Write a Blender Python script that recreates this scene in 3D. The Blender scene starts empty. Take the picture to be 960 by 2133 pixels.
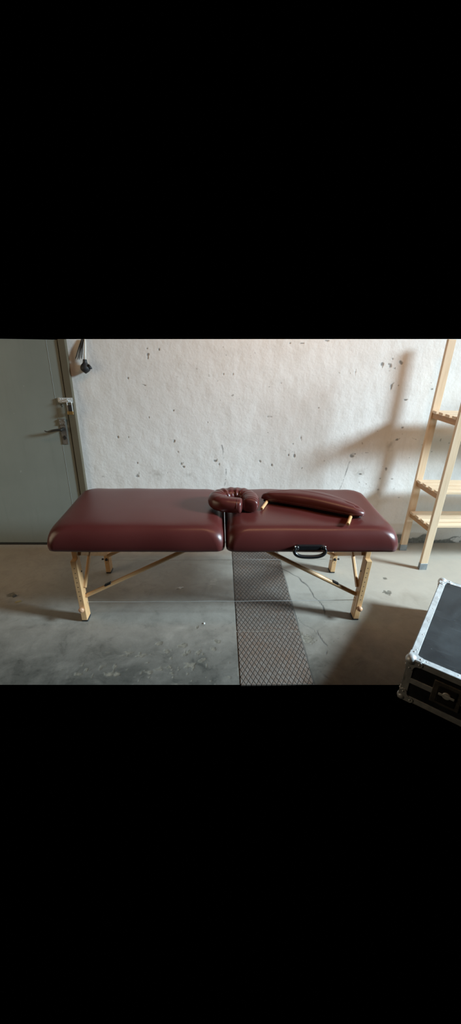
import bpy, bmesh, math, random
import numpy as np
from mathutils import Vector, Matrix

random.seed(4)
np.random.seed(4)
scene = bpy.context.scene
COL = scene.collection
PI = math.pi

# wear of the place: (x, z, half width, half height) on the back wall, (x, y, ...) on the floor
CHIPS=[ (1.054, 1.315, 0.0136, 0.0318),(1.058, 1.291, 0.0068, 0.0182),(1.115, 1.345, 0.0114, 0.0136),(1.179, 1.322, 0.0159, 0.0159),(1.114, 1.298, 0.025, 0.0204),(1.147, 1.293, 0.0068, 0.0136),(1.146, 1.176, 0.0091, 0.0204),(1.19, 1.183, 0.0045, 0.0045),(0.855, 1.256, 0.0091, 0.0136),(0.887, 1.254, 0.0091, 0.0182),(0.782, 1.258, 0.0045, 0.0091),(0.947, 0.706, 0.0159, 0.0182),(0.967, 0.714, 0.0114, 0.0045),(1.271, 0.904, 0.0091, 0.0045),(1.181, 0.903, 0.0091, 0.0045),(1.024, 0.567, 0.0114, 0.0091),(1.045, 0.546, 0.0068, 0.0068),(1.254, 1.091, 0.0114, 0.0045),(1.25, 0.82, 0.0091, 0.0068),(1.266, 0.827, 0.0045, 0.0068),(1.209, 0.612, 0.0091, 0.0182),(1.228, 0.666, 0.0068, 0.0068),(1.181, 0.532, 0.0068, 0.0068),(1.171, 0.446, 0.0136, 0.0114),(1.342, 0.381, 0.0227, 0.0034),(1.264, 0.529, 0.0182, 0.0034),(1.626, 0.799, 0.0091, 0.0091),(1.561, 0.823, 0.0045, 0.0114),(1.418, 1.161, 0.0114, 0.0045),(1.433, 1.055, 0.0068, 0.0045),(1.331, 1.333, 0.0068, 0.0068),(-0.45, 1.339, 0.0068, 0.0136),(-0.378, 1.376, 0.0045, 0.0068),(-0.452, 1.386, 0.0045, 0.0068),(0.091, 1.234, 0.0068, 0.0182),(0.029, 1.239, 0.0068, 0.0068),(-0.012, 1.194, 0.0114, 0.0045),(0.407, 1.185, 0.0091, 0.0068),(0.347, 0.969, 0.0363, 0.0027),(-0.309, 0.795, 0.0091, 0.0136),(-0.265, 0.637, 0.0136, 0.0136),(-0.249, 0.612, 0.0091, 0.0091),(-0.286, 0.724, 0.0091, 0.0091),(-0.017, 0.656, 0.0136, 0.0136),(0.003, 0.632, 0.0091, 0.0114),(-0.096, 0.617, 0.0068, 0.0136),(0.517, 0.724, 0.0159, 0.0159),(0.536, 0.696, 0.0091, 0.0136),(0.573, 0.827, 0.0068, 0.0159),(0.469, 0.734, 0.0068, 0.0091),(0.495, 0.703, 0.0068, 0.0091),(0.599, 0.611, 0.0114, 0.0091),(0.38, 0.628, 0.0068, 0.0091),(0.296, 0.652, 0.0091, 0.0136),(0.448, 1.428, 0.0068, 0.0045),(0.524, 1.429, 0.0159, 0.0034),(0.675, 1.446, 0.0204, 0.0045),(-0.364, 0.565, 0.0068, 0.0068),(-0.304, 1.003, 0.0045, 0.0045),(-0.076, 0.926, 0.0068, 0.0068),(0.108, 0.846, 0.0045, 0.0091),(-0.0, 1.416, 0.0068, 0.0068),(-0.47, 0.954, 0.0045, 0.0068),(-0.481, 1.161, 0.0114, 0.0034),(-0.687, 0.598, 0.0091, 0.0136),(-0.573, 0.634, 0.0068, 0.0114),(-0.584, 0.538, 0.0136, 0.0068),(-0.62, 0.819, 0.0045, 0.0045),(-0.692, 0.821, 0.0068, 0.0091),(-0.588, 1.204, 0.0068, 0.0068),(-0.493, 1.164, 0.0159, 0.0027),(-0.48, 1.131, 0.0045, 0.0045),(0.519, 0.782, 0.0068, 0.0068),(0.671, 1.03, 0.0045, 0.0045),(0.633, 1.303, 0.0045, 0.0091),(0.383, 0.57, 0.0068, 0.0045),(0.593, 0.517, 0.0136, 0.0034) ]
SMUD=[ (-0.207, 0.548, 0.033, 0.025),(1.171, 0.446, 0.051, 0.044),(1.026, 0.575, 0.051, 0.044),(-0.429, 0.564, 0.073, 0.044),(1.208, 0.771, 0.036, 0.036) ]
WCRACK=[ [(0.94, 0.66), (0.925, 0.592), (0.907, 0.519), (0.892, 0.448)],[(0.023, 0.771), (0.036, 0.726), (0.04, 0.681)],[(0.055, 0.597), (0.059, 0.521), (0.042, 0.469)] ]
FCRACK=[ [(0.433, 2.335), (0.479, 2.261), (0.542, 2.162), (0.573, 2.08), (0.596, 1.973), (0.625, 1.882), (0.622, 1.824), (0.588, 1.732), (0.534, 1.662), (0.564, 1.553), (0.531, 1.423), (0.503, 1.387), (0.52, 1.293)],[(0.421, 1.839), (0.464, 1.753), (0.529, 1.643)],[(0.758, 1.687), (0.691, 1.642), (0.564, 1.553)],[(0.097, 1.752), (0.043, 1.716), (-0.01, 1.686)] ]
FCHIPS=[ (-0.661, 1.38, 0.0201, 0.0086),(-0.515, 1.378, 0.0179, 0.0115),(-0.228, 1.416, 0.0276, 0.015),(-0.136, 1.427, 0.0255, 0.0182),(-0.094, 1.509, 0.0242, 0.0197),(-0.021, 1.535, 0.022, 0.0202),(0.003, 1.593, 0.0176, 0.0142),(-0.113, 1.702, 0.0105, 0.0195),(-0.154, 1.509, 0.0241, 0.023),(-0.326, 1.388, 0.0272, 0.0117),(-0.444, 1.519, 0.0192, 0.0132),(-0.368, 1.495, 0.0286, 0.0194),(-0.264, 1.527, 0.0194, 0.0133),(-0.47, 1.375, 0.0224, 0.0115),(-0.182, 1.56, 0.0197, 0.0172),(-0.308, 1.578, 0.0149, 0.0105),(-0.08, 1.46, 0.0189, 0.0126),(-0.624, 1.406, 0.0113, 0.0118),(-0.211, 1.372, 0.0203, 0.0115),(0.475, 1.607, 0.0359, 0.029),(0.443, 1.644, 0.0234, 0.0224),(0.395, 1.589, 0.0152, 0.0142),(1.109, 2.171, 0.0162, 0.0171),(1.067, 2.015, 0.0245, 0.0203),(1.204, 1.902, 0.0206, 0.0234),(-1.263, 1.997, 0.0173, 0.0195) ]
FLIGHT=[ (-0.041, 2.13, 0.0281, 0.0328),(-0.244, 2.067, 0.0182, 0.0156),(-0.077, 1.729, 0.008, 0.008),(0.106, 1.574, 0.0075, 0.049),(0.099, 1.383, 0.0069, 0.0409) ]


# ------------------------------------------------------------------ helpers
def link(o, parent=None):
    COL.objects.link(o)
    if parent is not None:
        o.parent = parent
    return o

def origin(o):
    p = Vector((0, 0, 0))
    while o is not None:
        p += o.location
        o = o.parent
    return p

def finish(name, bm, mats, parent=None, smooth=False, local=False, recalc=True):
    """link a bmesh (built in world coordinates) as one mesh object under its parent"""
    if recalc:
        bmesh.ops.recalc_face_normals(bm, faces=bm.faces[:])
    if parent is not None and not local:
        off = origin(parent)
        for v in bm.verts:
            v.co -= off
    me = bpy.data.meshes.new(name)
    bm.to_mesh(me)
    bm.free()
    if not isinstance(mats, (list, tuple)):
        mats = [mats]
    for m in mats:
        me.materials.append(m)
    if smooth:
        for p in me.polygons:
            p.use_smooth = True
    o = bpy.data.objects.new(name, me)
    link(o, parent)
    if smooth:
        bv = o.modifiers.new('weighted', 'WEIGHTED_NORMAL')
        bv.keep_sharp = True
    return o

def root_center(o, loc=None):
    """give a single-mesh thing its own origin"""
    me = o.data
    if loc is None:
        xs = [v.co for v in me.vertices]
        loc = Vector((sum(v.x for v in xs) / len(xs), sum(v.y for v in xs) / len(xs), min(v.z for v in xs)))
    me.transform(Matrix.Translation(-Vector(loc)))
    o.location = loc
    return o

def thing(name, label, cat, loc=(0, 0, 0), rz=0.0, group=None):
    o = bpy.data.objects.new(name, None)
    o.empty_display_size = 0.05
    o.location = loc
    o.rotation_euler = (0, 0, rz)
    COL.objects.link(o)
    o['label'] = label
    o['category'] = cat
    if group:
        o['group'] = group
    return o

def tag(o, label, cat, group=None):
    o['label'] = label
    o['category'] = cat
    if group:
        o['group'] = group
    return o

def box(bm, lo, hi, bevel=0.0, seg=2, mi=0, M=None):
    r = bmesh.ops.create_cube(bm, size=1.0)
    vs = r['verts']
    lo, hi = Vector(lo), Vector(hi)
    for v in vs:
        v.co = Vector(((v.co.x + .5) * (hi.x - lo.x) + lo.x, (v.co.y + .5) * (hi.y - lo.y) + lo.y, (v.co.z + .5) * (hi.z - lo.z) + lo.z))
    fs = list({f for v in vs for f in v.link_faces})
    for f in fs:
        f.material_index = mi
    if bevel > 0:
        es = list({e for v in vs for e in v.link_edges})
        r = bmesh.ops.bevel(bm, geom=es, offset=bevel, segments=seg, affect='EDGES', profile=0.5)
        vs = list({v for f in r['faces'] for v in f.verts} | {v for v in vs if v.is_valid})
        for f in r['faces']:
            f.material_index = mi
    if M is not None:
        bmesh.ops.transform(bm, matrix=M, verts=vs)
    return vs

def beam(bm, a, b, w, t, up=(0, 0, 1), bevel=0.002, mi=0, seg=2):
    """rectangular bar from a to b, w across, t along 'up'"""
    a, b = Vector(a), Vector(b)
    d = (b - a)
    L = d.length
    d.normalize()
    s = d.cross(Vector(up)).normalized()
    u = s.cross(d).normalized()
    M = Matrix(((d.x, s.x, u.x, a.x), (d.y, s.y, u.y, a.y), (d.z, s.z, u.z, a.z), (0, 0, 0, 1)))
    return box(bm, (0, -w / 2, -t / 2), (L, w / 2, t / 2), bevel, seg, mi, M)

def frames(pts):
    n = len(pts)
    T = []
    for i in range(n):
        a = pts[max(0, i - 1)]
        b = pts[min(n - 1, i + 1)]
        T.append((b - a).normalized())
    ref = Vector((0, 0, 1))
    if abs(T[0].dot(ref)) > .9:
        ref = Vector((0, 1, 0))
    N = [(ref - T[0] * ref.dot(T[0])).normalized()]
    for i in range(1, n):
        v = N[-1] - T[i] * N[-1].dot(T[i])
        N.append(v.normalized())
    return T, N

def tube(bm, pts, r, seg=12, mi=0, cap=True):
    pts = [Vector(p) for p in pts]
    rr = r if isinstance(r, (list, tuple)) else [r] * len(pts)
    T, N = frames(pts)
    rings = []
    for p, t, n, q in zip(pts, T, N, rr):
        b = t.cross(n)
        rings.append([bm.verts.new(p + (n * math.cos(2 * PI * k / seg) + b * math.sin(2 * PI * k / seg)) * q) for k in range(seg)])
    for i in range(len(rings) - 1):
        for k in range(seg):
            f = bm.faces.new((rings[i][k], rings[i][(k + 1) % seg], rings[i + 1][(k + 1) % seg], rings[i + 1][k]))
            f.material_index = mi
            f.smooth = True
    if cap:
        for rg in (rings[0], rings[-1]):
            f = bm.faces.new(rg)
            f.material_index = mi
    return rings

def rod(bm, a, b, r, seg=12, mi=0, bev=0.0015):
    a, b = Vector(a), Vector(b)
    d = (b - a).normalized()
    tube(bm, [a, a + d * bev, b - d * bev, b], [r - bev, r, r, r - bev], seg, mi)

def ball(bm, c, r, su=16, sv=10, mi=0, scale=(1, 1, 1)):
    ret = bmesh.ops.create_uvsphere(bm, u_segments=su, v_segments=sv, radius=r)
    for v in ret['verts']:
        v.co = Vector((v.co.x * scale[0], v.co.y * scale[1], v.co.z * scale[2])) + Vector(c)
        for f in v.link_faces:
            f.smooth = True
            f.material_index = mi

def spline(pts, n):
    """Catmull-Rom through the points, n samples per span"""
    P = [Vector(p) for p in pts]
    P = [P[0] * 2 - P[1]] + P + [P[-1] * 2 - P[-2]]
    out = []
    for i in range(1, len(P) - 2):
        for k in range(n):
            t = k / n
            p0, p1, p2, p3 = P[i - 1], P[i], P[i + 1], P[i + 2]
            out.append(.5 * ((2 * p1) + (p2 - p0) * t + (2 * p0 - 5 * p1 + 4 * p2 - p3) * t * t + (3 * p1 - p0 - 3 * p2 + p3) * t ** 3))
    out.append(P[-2])
    return out

def loft(bm, loops, mi=0, cap0=True, cap1=True):
    R = [[bm.verts.new(p) for p in lp] for lp in loops]
    n = len(R[0])
    for i in range(len(R) - 1):
        for k in range(n):
            f = bm.faces.new((R[i][k], R[i][(k + 1) % n], R[i + 1][(k + 1) % n], R[i + 1][k]))
            f.material_index = mi
            f.smooth = True
    if cap0:
        f = bm.faces.new(R[0]); f.material_index = mi; f.smooth = True
    if cap1:
        f = bm.faces.new(R[-1]); f.material_index = mi; f.smooth = True
    return R

def rrect(x0, x1, y0, y1, r, z, nc=8, ne=14):
    """rounded rectangle loop with evenly split sides"""
    pts = []
    r = max(r, 0.0005)
    cs = [((x1 - r, y0 + r), -PI / 2), ((x1 - r, y1 - r), 0), ((x0 + r, y1 - r), PI / 2), ((x0 + r, y0 + r), PI)]
    for i, ((cx, cy), a0) in enumerate(cs):
        arc = [(cx + r * math.cos(a0 + PI / 2 * k / nc), cy + r * math.sin(a0 + PI / 2 * k / nc)) for k in range(nc + 1)]
        pts += arc
        (nx, ny), a1 = cs[(i + 1) % 4]
        q = (nx + r * math.cos(a1), ny + r * math.sin(a1))
        p = arc[-1]
        for k in range(1, ne):
            t = k / ne
            pts.append((p[0] + (q[0] - p[0]) * t, p[1] + (q[1] - p[1]) * t))
    return [Vector((x, y, z)) for x, y in pts]

# ------------------------------------------------------------------ materials
class NT:
    def __init__(self, name):
        self.m = bpy.data.materials.new(name)
        self.m.use_nodes = True
        self.t = self.m.node_tree
        self.t.nodes.clear()
        self.out = self.n('ShaderNodeOutputMaterial')
        self.b = self.n('ShaderNodeBsdfPrincipled')
        self.t.links.new(self.b.outputs[0], self.out.inputs[0])
    def n(self, typ, **kw):
        nd = self.t.nodes.new(typ)
        for k, v in kw.items():
            setattr(nd, k, v)
        return nd
    def put(self, sock, v):
        if isinstance(v, bpy.types.NodeSocket):
            self.t.links.new(v, sock)
        else:
            sock.default_value = v
    def coord(self, which='Object'):
        return self.n('ShaderNodeTexCoord').outputs[which]
    def mapping(self, vec, scale=(1, 1, 1), rot=(0, 0, 0)):
        m = self.n('ShaderNodeMapping')
        self.put(m.inputs['Vector'], vec)
        m.inputs['Scale'].default_value = scale
        m.inputs['Rotation'].default_value = rot
        return m.outputs[0]
    def noise(self, vec, scale=5, detail=4, rough=.55, dist=0.0, col=False):
        m = self.n('ShaderNodeTexNoise')
        self.put(m.inputs['Vector'], vec)
        m.inputs['Scale'].default_value = scale
        m.inputs['Detail'].default_value = detail
        m.inputs['Roughness'].default_value = rough
        m.inputs['Distortion'].default_value = dist
        return m.outputs[1 if col else 0]
    def ramp(self, fac, stops, interp='LINEAR'):
        r = self.n('ShaderNodeValToRGB')
        r.color_ramp.interpolation = interp
        el = r.color_ramp.elements
        while len(el) < len(stops):
            el.new(.5)
        for e, (p, c) in zip(el, stops):
            e.position = p
            e.color = c if len(c) == 4 else (*c, 1)
        self.put(r.inputs[0], fac)
        return r.outputs[0]
    def rng(self, v, a, b, c=0.0, d=1.0):
        m = self.n('ShaderNodeMapRange')
        self.put(m.inputs[0], v)
        for i, q in enumerate((a, b, c, d)):
            m.inputs[i + 1].default_value = q
        return m.outputs[0]
    def math(self, op, a, b=None, clamp=False):
        m = self.n('ShaderNodeMath', operation=op, use_clamp=clamp)
        self.put(m.inputs[0], a)
        if b is not None:
            self.put(m.inputs[1], b)
        return m.outputs[0]
    def mix(self, fac, a, b, blend='MIX'):
        m = self.n('ShaderNodeMix', data_type='RGBA', blend_type=blend)
        self.put(m.inputs[0], fac)
        self.put(m.inputs[6], a if isinstance(a, bpy.types.NodeSocket) else (*a[:3], 1))
        self.put(m.inputs[7], b if isinstance(b, bpy.types.NodeSocket) else (*b[:3], 1))
        return m.outputs[2]
    def attr(self, name):
        a = self.n('ShaderNodeAttribute')
        a.attribute_name = name
        return a.outputs['Fac']
    def bump(self, h, strength=.3, dist=.01, prev=None):
        b = self.n('ShaderNodeBump')
        b.inputs['Strength'].default_value = strength
        b.inputs['Distance'].default_value = dist
        self.put(b.inputs['Height'], h)
        if prev is not None:
            self.put(b.inputs['Normal'], prev)
        return b.outputs[0]
    def set(self, color=None, rough=None, normal=None, metal=None, spec=None, coat=None, coatr=None):
        for k, v in (('Base Color', color), ('Roughness', rough), ('Normal', normal), ('Metallic', metal), ('Specular IOR Level', spec), ('Coat Weight', coat), ('Coat Roughness', coatr)):
            if v is None:
                continue
            if k == 'Base Color' and not isinstance(v, bpy.types.NodeSocket):
                v = (*v[:3], 1)
            self.put(self.b.inputs[k], v)
        return self.m

def lin(r, g, b):
    f = lambda c: (c / 255 / 12.92) if c / 255 <= .04045 else ((c / 255 + .055) / 1.055) ** 2.4
    return (f(r), f(g), f(b))

def mat_plain(name, color, rough, metal=0.0, spec=.5, vary=.12, scale=20, bump=.0):
    t = NT(name)
    v = t.noise(t.coord(), scale, 4)
    c = t.mix(t.rng(v, .3, .7), [x * (1 - vary) for x in color], [min(1, x * (1 + vary)) for x in color])
    nrm = t.bump(v, bump, .004) if bump else None
    return t.set(c, t.rng(v, .3, .7, rough * .9, min(1, rough * 1.1)), nrm, metal, spec)

def mat_wall():
    t = NT('painted_plaster')
    P = t.coord()
    big = t.noise(P, 1.7, 5, .6)
    mid = t.noise(P, 9, 5, .6)
    fine = t.noise(P, 55, 4, .6)
    c = t.mix(t.rng(big, .35, .68), (.775, .768, .745), (.82, .818, .802))
    c = t.mix(t.math('MULTIPLY', t.rng(mid, .50, .72), .35), c, (.64, .625, .59))
    # trowel streaks
    st = t.noise(t.mapping(P, (14, 14, 2.2), (0, .25, 0)), 3, 4, .6)
    c = t.mix(t.math('MULTIPLY', t.rng(st, .56, .75), .30), c, (.62, .61, .585))
    # fine specks of dirt
    sp = t.noise(P, 26, 2, .5)
    sp2 = t.noise(P, 2.3, 2, .5)
    spk = t.math('MULTIPLY', t.rng(sp, .735, .76), t.rng(sp2, .45, .6))
    c = t.mix(t.math('MULTIPLY', spk, .7), c, (.30, .29, .27))
    c = t.mix(t.math('MULTIPLY', t.attr('smudge'), .5), c, (.33, .30, .26))
    plaster = t.mix(t.rng(fine, .35, .65), (.20, .21, .20), (.33, .34, .325))
    c = t.mix(t.attr('bare'), c, plaster)
    c = t.mix(t.attr('chip'), c, (.15, .15, .145))
    c = t.mix(t.attr('crack'), c, (.12, .12, .12))
    h = t.math('ADD', t.math('MULTIPLY', mid, .6), t.math('MULTIPLY', fine, .18))
    lump = t.n('ShaderNodeTexVoronoi')
    lump.feature = 'SMOOTH_F1'
    t.put(lump.inputs['Vector'], t.mapping(P, (1, 1, .55), (0, .5, 0)))
    lump.inputs['Scale'].default_value = 16
    h = t.math('ADD', h, t.math('MULTIPLY', lump.outputs['Distance'], .35))
    h = t.math('SUBTRACT', h, t.math('MULTIPLY', t.attr('chip'), .5))
    h = t.math('SUBTRACT', h, t.math('MULTIPLY', t.attr('bare'), .6))
    return t.set(c, .62, t.bump(h, .55, .012), spec=.35)

def mat_floor():
    t = NT('worn_concrete')
    P = t.coord()
    big = t.noise(P, 1.5, 6, .62, .4)
    mid = t.noise(P, 6, 6, .65, .5)
    fine = t.noise(P, 60, 4, .65)
    blot = t.noise(P, 13, 5, .7, .8)
    brush = t.noise(t.mapping(P, (2.2, 7, 1), (0, 0, .15)), 3.2, 5, .6, .3)
    c = t.mix(t.rng(big, .38, .62), (.145, .148, .140), (.270, .262, .242))
    c = t.mix(t.math('MULTIPLY', t.rng(mid, .44, .60), .8), c, (.135, .141, .137))
    c = t.mix(t.math('MULTIPLY', t.rng(brush, .50, .72), .5), c, (.29, .285, .268))
    c = t.mix(t.math('MULTIPLY', t.rng(blot, .52, .63), .8), c, (.095, .098, .092))
    c = t.mix(t.math('MULTIPLY', t.rng(blot, .46, .34), .35), c, (.36, .35, .325))
    c = t.mix(t.math('MULTIPLY', t.rng(fine, .5, .75), .35), c, (.12, .12, .113))
    # dusty earth colour on the right side of the garage, worn in irregular patches
    sx = t.n('ShaderNodeSeparateXYZ')
    t.put(sx.inputs[0], P)
    dust = t.math('MULTIPLY', t.rng(t.math('ADD', sx.outputs[0], t.math('MULTIPLY', big, .8)), .55, 1.75), .9)
    c = t.mix(dust, c, t.mix(t.rng(mid, .4, .65), (.325, .280, .215), (.26, .23, .18)))
    c = t.mix(t.math('MULTIPLY', t.attr('light'), .6), c, (.50, .48, .44))
    # partial shade painted over the stained front, paler light painted in further back
    floor_shade = t.rng(t.math('ADD', sx.outputs[1], t.math('MULTIPLY', mid, .9)), 1.75, 2.55)
    c = t.mix(floor_shade, t.mix(.68, c, (.034, .036, .033)), t.mix(.60, c, (.50, .47, .43)))
    agg = t.mix(t.rng(fine, .35, .65), (.105, .098, .080), (.225, .205, .165))
    c = t.mix(1.0, c, (.96, .92, .865), 'MULTIPLY')
    c = t.mix(t.attr('chip'), c, agg)
    c = t.mix(t.attr('crack'), c, (.075, .07, .065))
    h = t.math('ADD', t.math('MULTIPLY', mid, .5), t.math('MULTIPLY', fine, .22))
    h = t.math('SUBTRACT', h, t.math('MULTIPLY', t.attr('chip'), .6))
    h = t.math('SUBTRACT', h, t.math('MULTIPLY', t.attr('crack'), .6))
    return t.set(c, t.rng(mid, .3, .7, .50, .68), t.bump(h, .35, .006), spec=.4)

def mat_plate():
    """cast iron channel cover with a raised diamond lattice"""
    t = NT('diamond_plate')
    P = t.coord()
    s = t.n('ShaderNodeSeparateXYZ')
    t.put(s.inputs[0], P)
    u = t.math('DIVIDE', s.outputs[0], .0235)
    v = t.math('DIVIDE', s.outputs[1], .0445)
    def groove(a):
        f = t.math('FRACT', a)
        d = t.math('ABSOLUTE', t.math('SUBTRACT', f, .5))
        return t.rng(d, .375, .455)
    g = t.math('MAXIMUM', groove(t.math('ADD', u, v)), groove(t.math('SUBTRACT', u, v)))
    n1 = t.noise(P, 4.5, 5, .6)
    n2 = t.noise(P, 45, 3, .6)
    c = t.mix(t.rng(n1, .35, .65), (.140, .116, .099), (.150, .098, .070))
    c = t.mix(t.math('MULTIPLY', t.rng(n2, .45, .7), .6), c, (.20, .185, .168))
    c = t.mix(g, c, (.035, .028, .022))
    h = t.math('SUBTRACT', 1.0, g)
    return t.set(c, .55, t.bump(h, .7, .004), 0.0, .45)

def mat_vinyl():
    t = NT('burgundy_vinyl')
    P = t.coord()
    n = t.noise(P, 4, 4, .5)
    c = t.mix(t.rng(n, .3, .7), (.092, .0200, .0180), (.108, .0255, .0225))
    gr = t.n('ShaderNodeTexVoronoi')
    t.put(gr.inputs['Vector'], P)
    gr.inputs['Scale'].default_value = 420
    h = t.math('ADD', t.math('MULTIPLY', gr.outputs['Distance'], .12), t.math('MULTIPLY', t.noise(P, 14, 3), .6))
    return t.set(c, t.rng(n, .3, .7, .30, .37), t.bump(h, .10, .004), spec=.45, coat=.2, coatr=.30)

def mat_wood(name, a, b, axis, rough=.45, coat=.2, knots=True):
    t = NT(name)
    sc = [26, 26, 26]
    sc['xyz'.index(axis)] = 1.6
    P = t.mapping(t.coord(), sc)
    g = t.noise(P, 1.6, 5, .6, 1.2)
    f = t.noise(t.mapping(t.coord(), [q * 5 for q in sc]), 1.5, 3, .5)
    c = t.mix(t.rng(g, .3, .7), a, b)
    c = t.mix(t.math('MULTIPLY', t.rng(f, .5, .8), .35), c, [q * .72 for q in a])
    if knots:
        k = t.noise(t.mapping(t.coord(), [3.0 if q > 5 else 1.0 for q in sc]), 7, 1, .4)
        c = t.mix(t.math('MULTIPLY', t.rng(k, .76, .80), .6), c, [q * .35 for q in a])
    return t.set(c, rough, t.bump(g, .06, .002), spec=.45, coat=coat, coatr=.25)

def mat_laminate():
    t = NT('black_laminate')
    P = t.coord()
    n = t.noise(P, 5, 6, .65, .6)
    s = t.noise(t.mapping(P, (3, 22, 10), (0, 0, .7)), 3, 4, .6)
    c = t.mix(t.rng(n, .40, .70), (.013, .0145, .017), (.030, .034, .037))
    c = t.mix(t.math('MULTIPLY', t.rng(s, .58, .78), .5), c, (.055, .063, .068))
    dot = t.noise(P, 38, 2, .5)
    c = t.mix(t.math('MULTIPLY', t.rng(dot, .73, .76), .5), c, (.16, .17, .175))
    return t.set(c, t.rng(n, .35, .7, .42, .60), t.bump(t.noise(P, 260, 2), .15, .001), spec=.45)

def mat_aluminium():
    t = NT('dull_aluminium')
    P = t.coord()
    n = t.noise(P, 30, 5, .6)
    c = t.mix(t.rng(n, .35, .7), (.55, .57, .585), (.74, .76, .77))
    return t.set(c, t.rng(n, .3, .7, .38, .55), t.bump(n, .08, .001), .55, .5)

def mat_door(name, a, b, rough=.42):
    t = NT(name)
    P = t.coord()
    big = t.noise(P, 1.3, 4, .6)
    st = t.noise(t.mapping(P, (9, 9, .8)), 3, 4, .6)
    c = t.mix(t.rng(big, .35, .65), a, b)
    c = t.mix(t.math('MULTIPLY', t.rng(st, .55, .75), .25), c, [q * .8 for q in a])
    sp = t.noise(P, 22, 2)
    c = t.mix(t.math('MULTIPLY', t.rng(sp, .74, .77), .4), c, [q * 1.5 for q in b])
    return t.set(c, rough, t.bump(t.noise(P, 6, 3), .12, .004), spec=.4)

M_WALL = mat_wall()
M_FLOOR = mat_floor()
M_PLATE = mat_plate()
M_VINYL = mat_vinyl()
WA, WB = (.63, .36, .165), (.72, .45, .225)
M_WX = mat_wood('beech_along', WA, WB, 'x')
M_WY = mat_wood('beech_across', WA, WB, 'y')
M_WZ = mat_wood('beech_upright', WA, WB, 'z')
PA, PB = (.69, .50, .32), (.79, .62, .44)
M_PX = mat_wood('pine_along', PA, PB, 'x', .5, .1)
M_PY = mat_wood('pine_across', (.46, .25, .115), (.56, .33, .16), 'y', .5, .1)
M_PZ = mat_wood('pine_upright', PA, PB, 'z', .5, .1)
M_KNOB = mat_plain('varnished_knob', (.58, .33, .19), .25, vary=.1)
M_BLACK = mat_plain('black_plastic', (.012, .0125, .014), .3)
M_RUBBER = mat_plain('black_rubber', (.016, .017, .019), .6)
M_STEEL = mat_plain('bright_steel', (.66, .68, .67), .4, .35)
M_CABLE = mat_plain('steel_cable', (.75, .75, .73), .35, .6)
M_WORN = mat_plain('worn_steel', (.20, .185, .165), .45, .7, vary=.3)
M_DKSTEEL = mat_plain('dark_steel', (.055, .052, .048), .45, .7)
M_BRASS = mat_plain('dull_brass', (.42, .27, .10), .4, .8)
M_GALV = mat_plain('galvanised_cap', (.30, .33, .345), .5, .5, vary=.2)
M_ALU = mat_aluminium()
M_LAM = mat_laminate()
M_DOOR = mat_door('grey_green_door_paint', (.195, .215, .192), (.235, .255, .228))
M_FRAME = mat_door('olive_frame_paint', (.092, .078, .050), (.118, .100, .066), .5)
M_DARK = mat_plain('dark_gap', (.012, .012, .010), .8)
M_WHITE = mat_plain('white_plastic', (.70, .68, .62), .45)
M_FLAKE = mat_plain('white_flake', (.72, .71, .68), .7)
M_STRAW = mat_plain('dry_leaf', (.36, .29, .15), .8)
M_PEBBLE = mat_plain('grey_stone', (.10, .095, .085), .8)
M_CONC = mat_plain('concrete_core', (.42, .41, .38), .8)

# ------------------------------------------------------------------ worn surfaces
def value_noise(shape, cells, seed):
    rs = np.random.RandomState(seed)
    h, w = shape
    gy, gx = max(2, int(cells * h / max(h, w)) + 2), max(2, int(cells * w / max(h, w)) + 2)
    g = rs.rand(gy + 1, gx + 1)
    yy = np.linspace(0, gy - 1.001, h)
    xx = np.linspace(0, gx - 1.001, w)
    iy, ix = yy.astype(int), xx.astype(int)
    fy, fx = (yy - iy)[:, None], (xx - ix)[None, :]
    fy, fx = fy * fy * (3 - 2 * fy), fx * fx * (3 - 2 * fx)
    a = g[np.ix_(iy, ix)] * (1 - fx) + g[np.ix_(iy, ix + 1)] * fx
    b = g[np.ix_(iy + 1, ix)] * (1 - fx) + g[np.ix_(iy + 1, ix + 1)] * fx
    return a * (1 - fy) + b * fy

def blobs(X, Y, items, rough, soft=.25, mn=.0028):
    out = np.zeros_like(X)
    for (cx, cy, rx, ry) in items:
        d = np.sqrt(((X - cx) / max(rx, mn)) ** 2 + ((Y - cy) / max(ry, mn)) ** 2)
        out = np.maximum(out, np.clip((1.0 - d + rough) / soft, 0, 1))
    return out

def polyline(X, Y, pts, wid, wob):
    out = np.full_like(X, 9.0)
    for (x0, y0), (x1, y1) in zip(pts[:-1], pts[1:]):
        dx, dy = x1 - x0, y1 - y0
        t = np.clip(((X - x0) * dx + (Y - y0) * dy) / (dx * dx + dy * dy), 0, 1)
        out = np.minimum(out, np.hypot(X + wob - x0 - t * dx, Y + wob * .6 - y0 - t * dy))
    return np.clip(1.3 - out / wid, 0, 1)

def grid_mesh(name, co, nx, ny, flip, extra=None):
    n = nx * ny
    idx = np.arange(n).reshape(ny, nx)
    a, b, c, d = idx[:-1, :-1], idx[:-1, 1:], idx[1:, 1:], idx[1:, :-1]
    q = np.stack([a, b, c, d] if not flip else [a, d, c, b], -1).reshape(-1, 4)
    if extra is not None:
        ev, eq = extra
        q = np.concatenate([q, np.array(eq) + n])
        co = np.concatenate([co, np.array(ev, float)])
    me = bpy.data.meshes.new(name)
    me.vertices.add(len(co))
    me.vertices.foreach_set('co', co.astype(np.float32).ravel())
    me.loops.add(q.size)
    me.loops.foreach_set('vertex_index', q.astype(np.int32).ravel())
    me.polygons.add(len(q))
    me.polygons.foreach_set('loop_start', np.arange(0, q.size, 4, dtype=np.int32))
    me.update(calc_edges=True)
    me.validate()
    return me

def put_attr(me, name, arr):
    v = np.zeros(len(me.vertices), np.float32)
    v[:arr.size] = arr.ravel()
    a = me.attributes.new(name, 'FLOAT', 'POINT')
    a.data.foreach_set('value', v)

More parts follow.
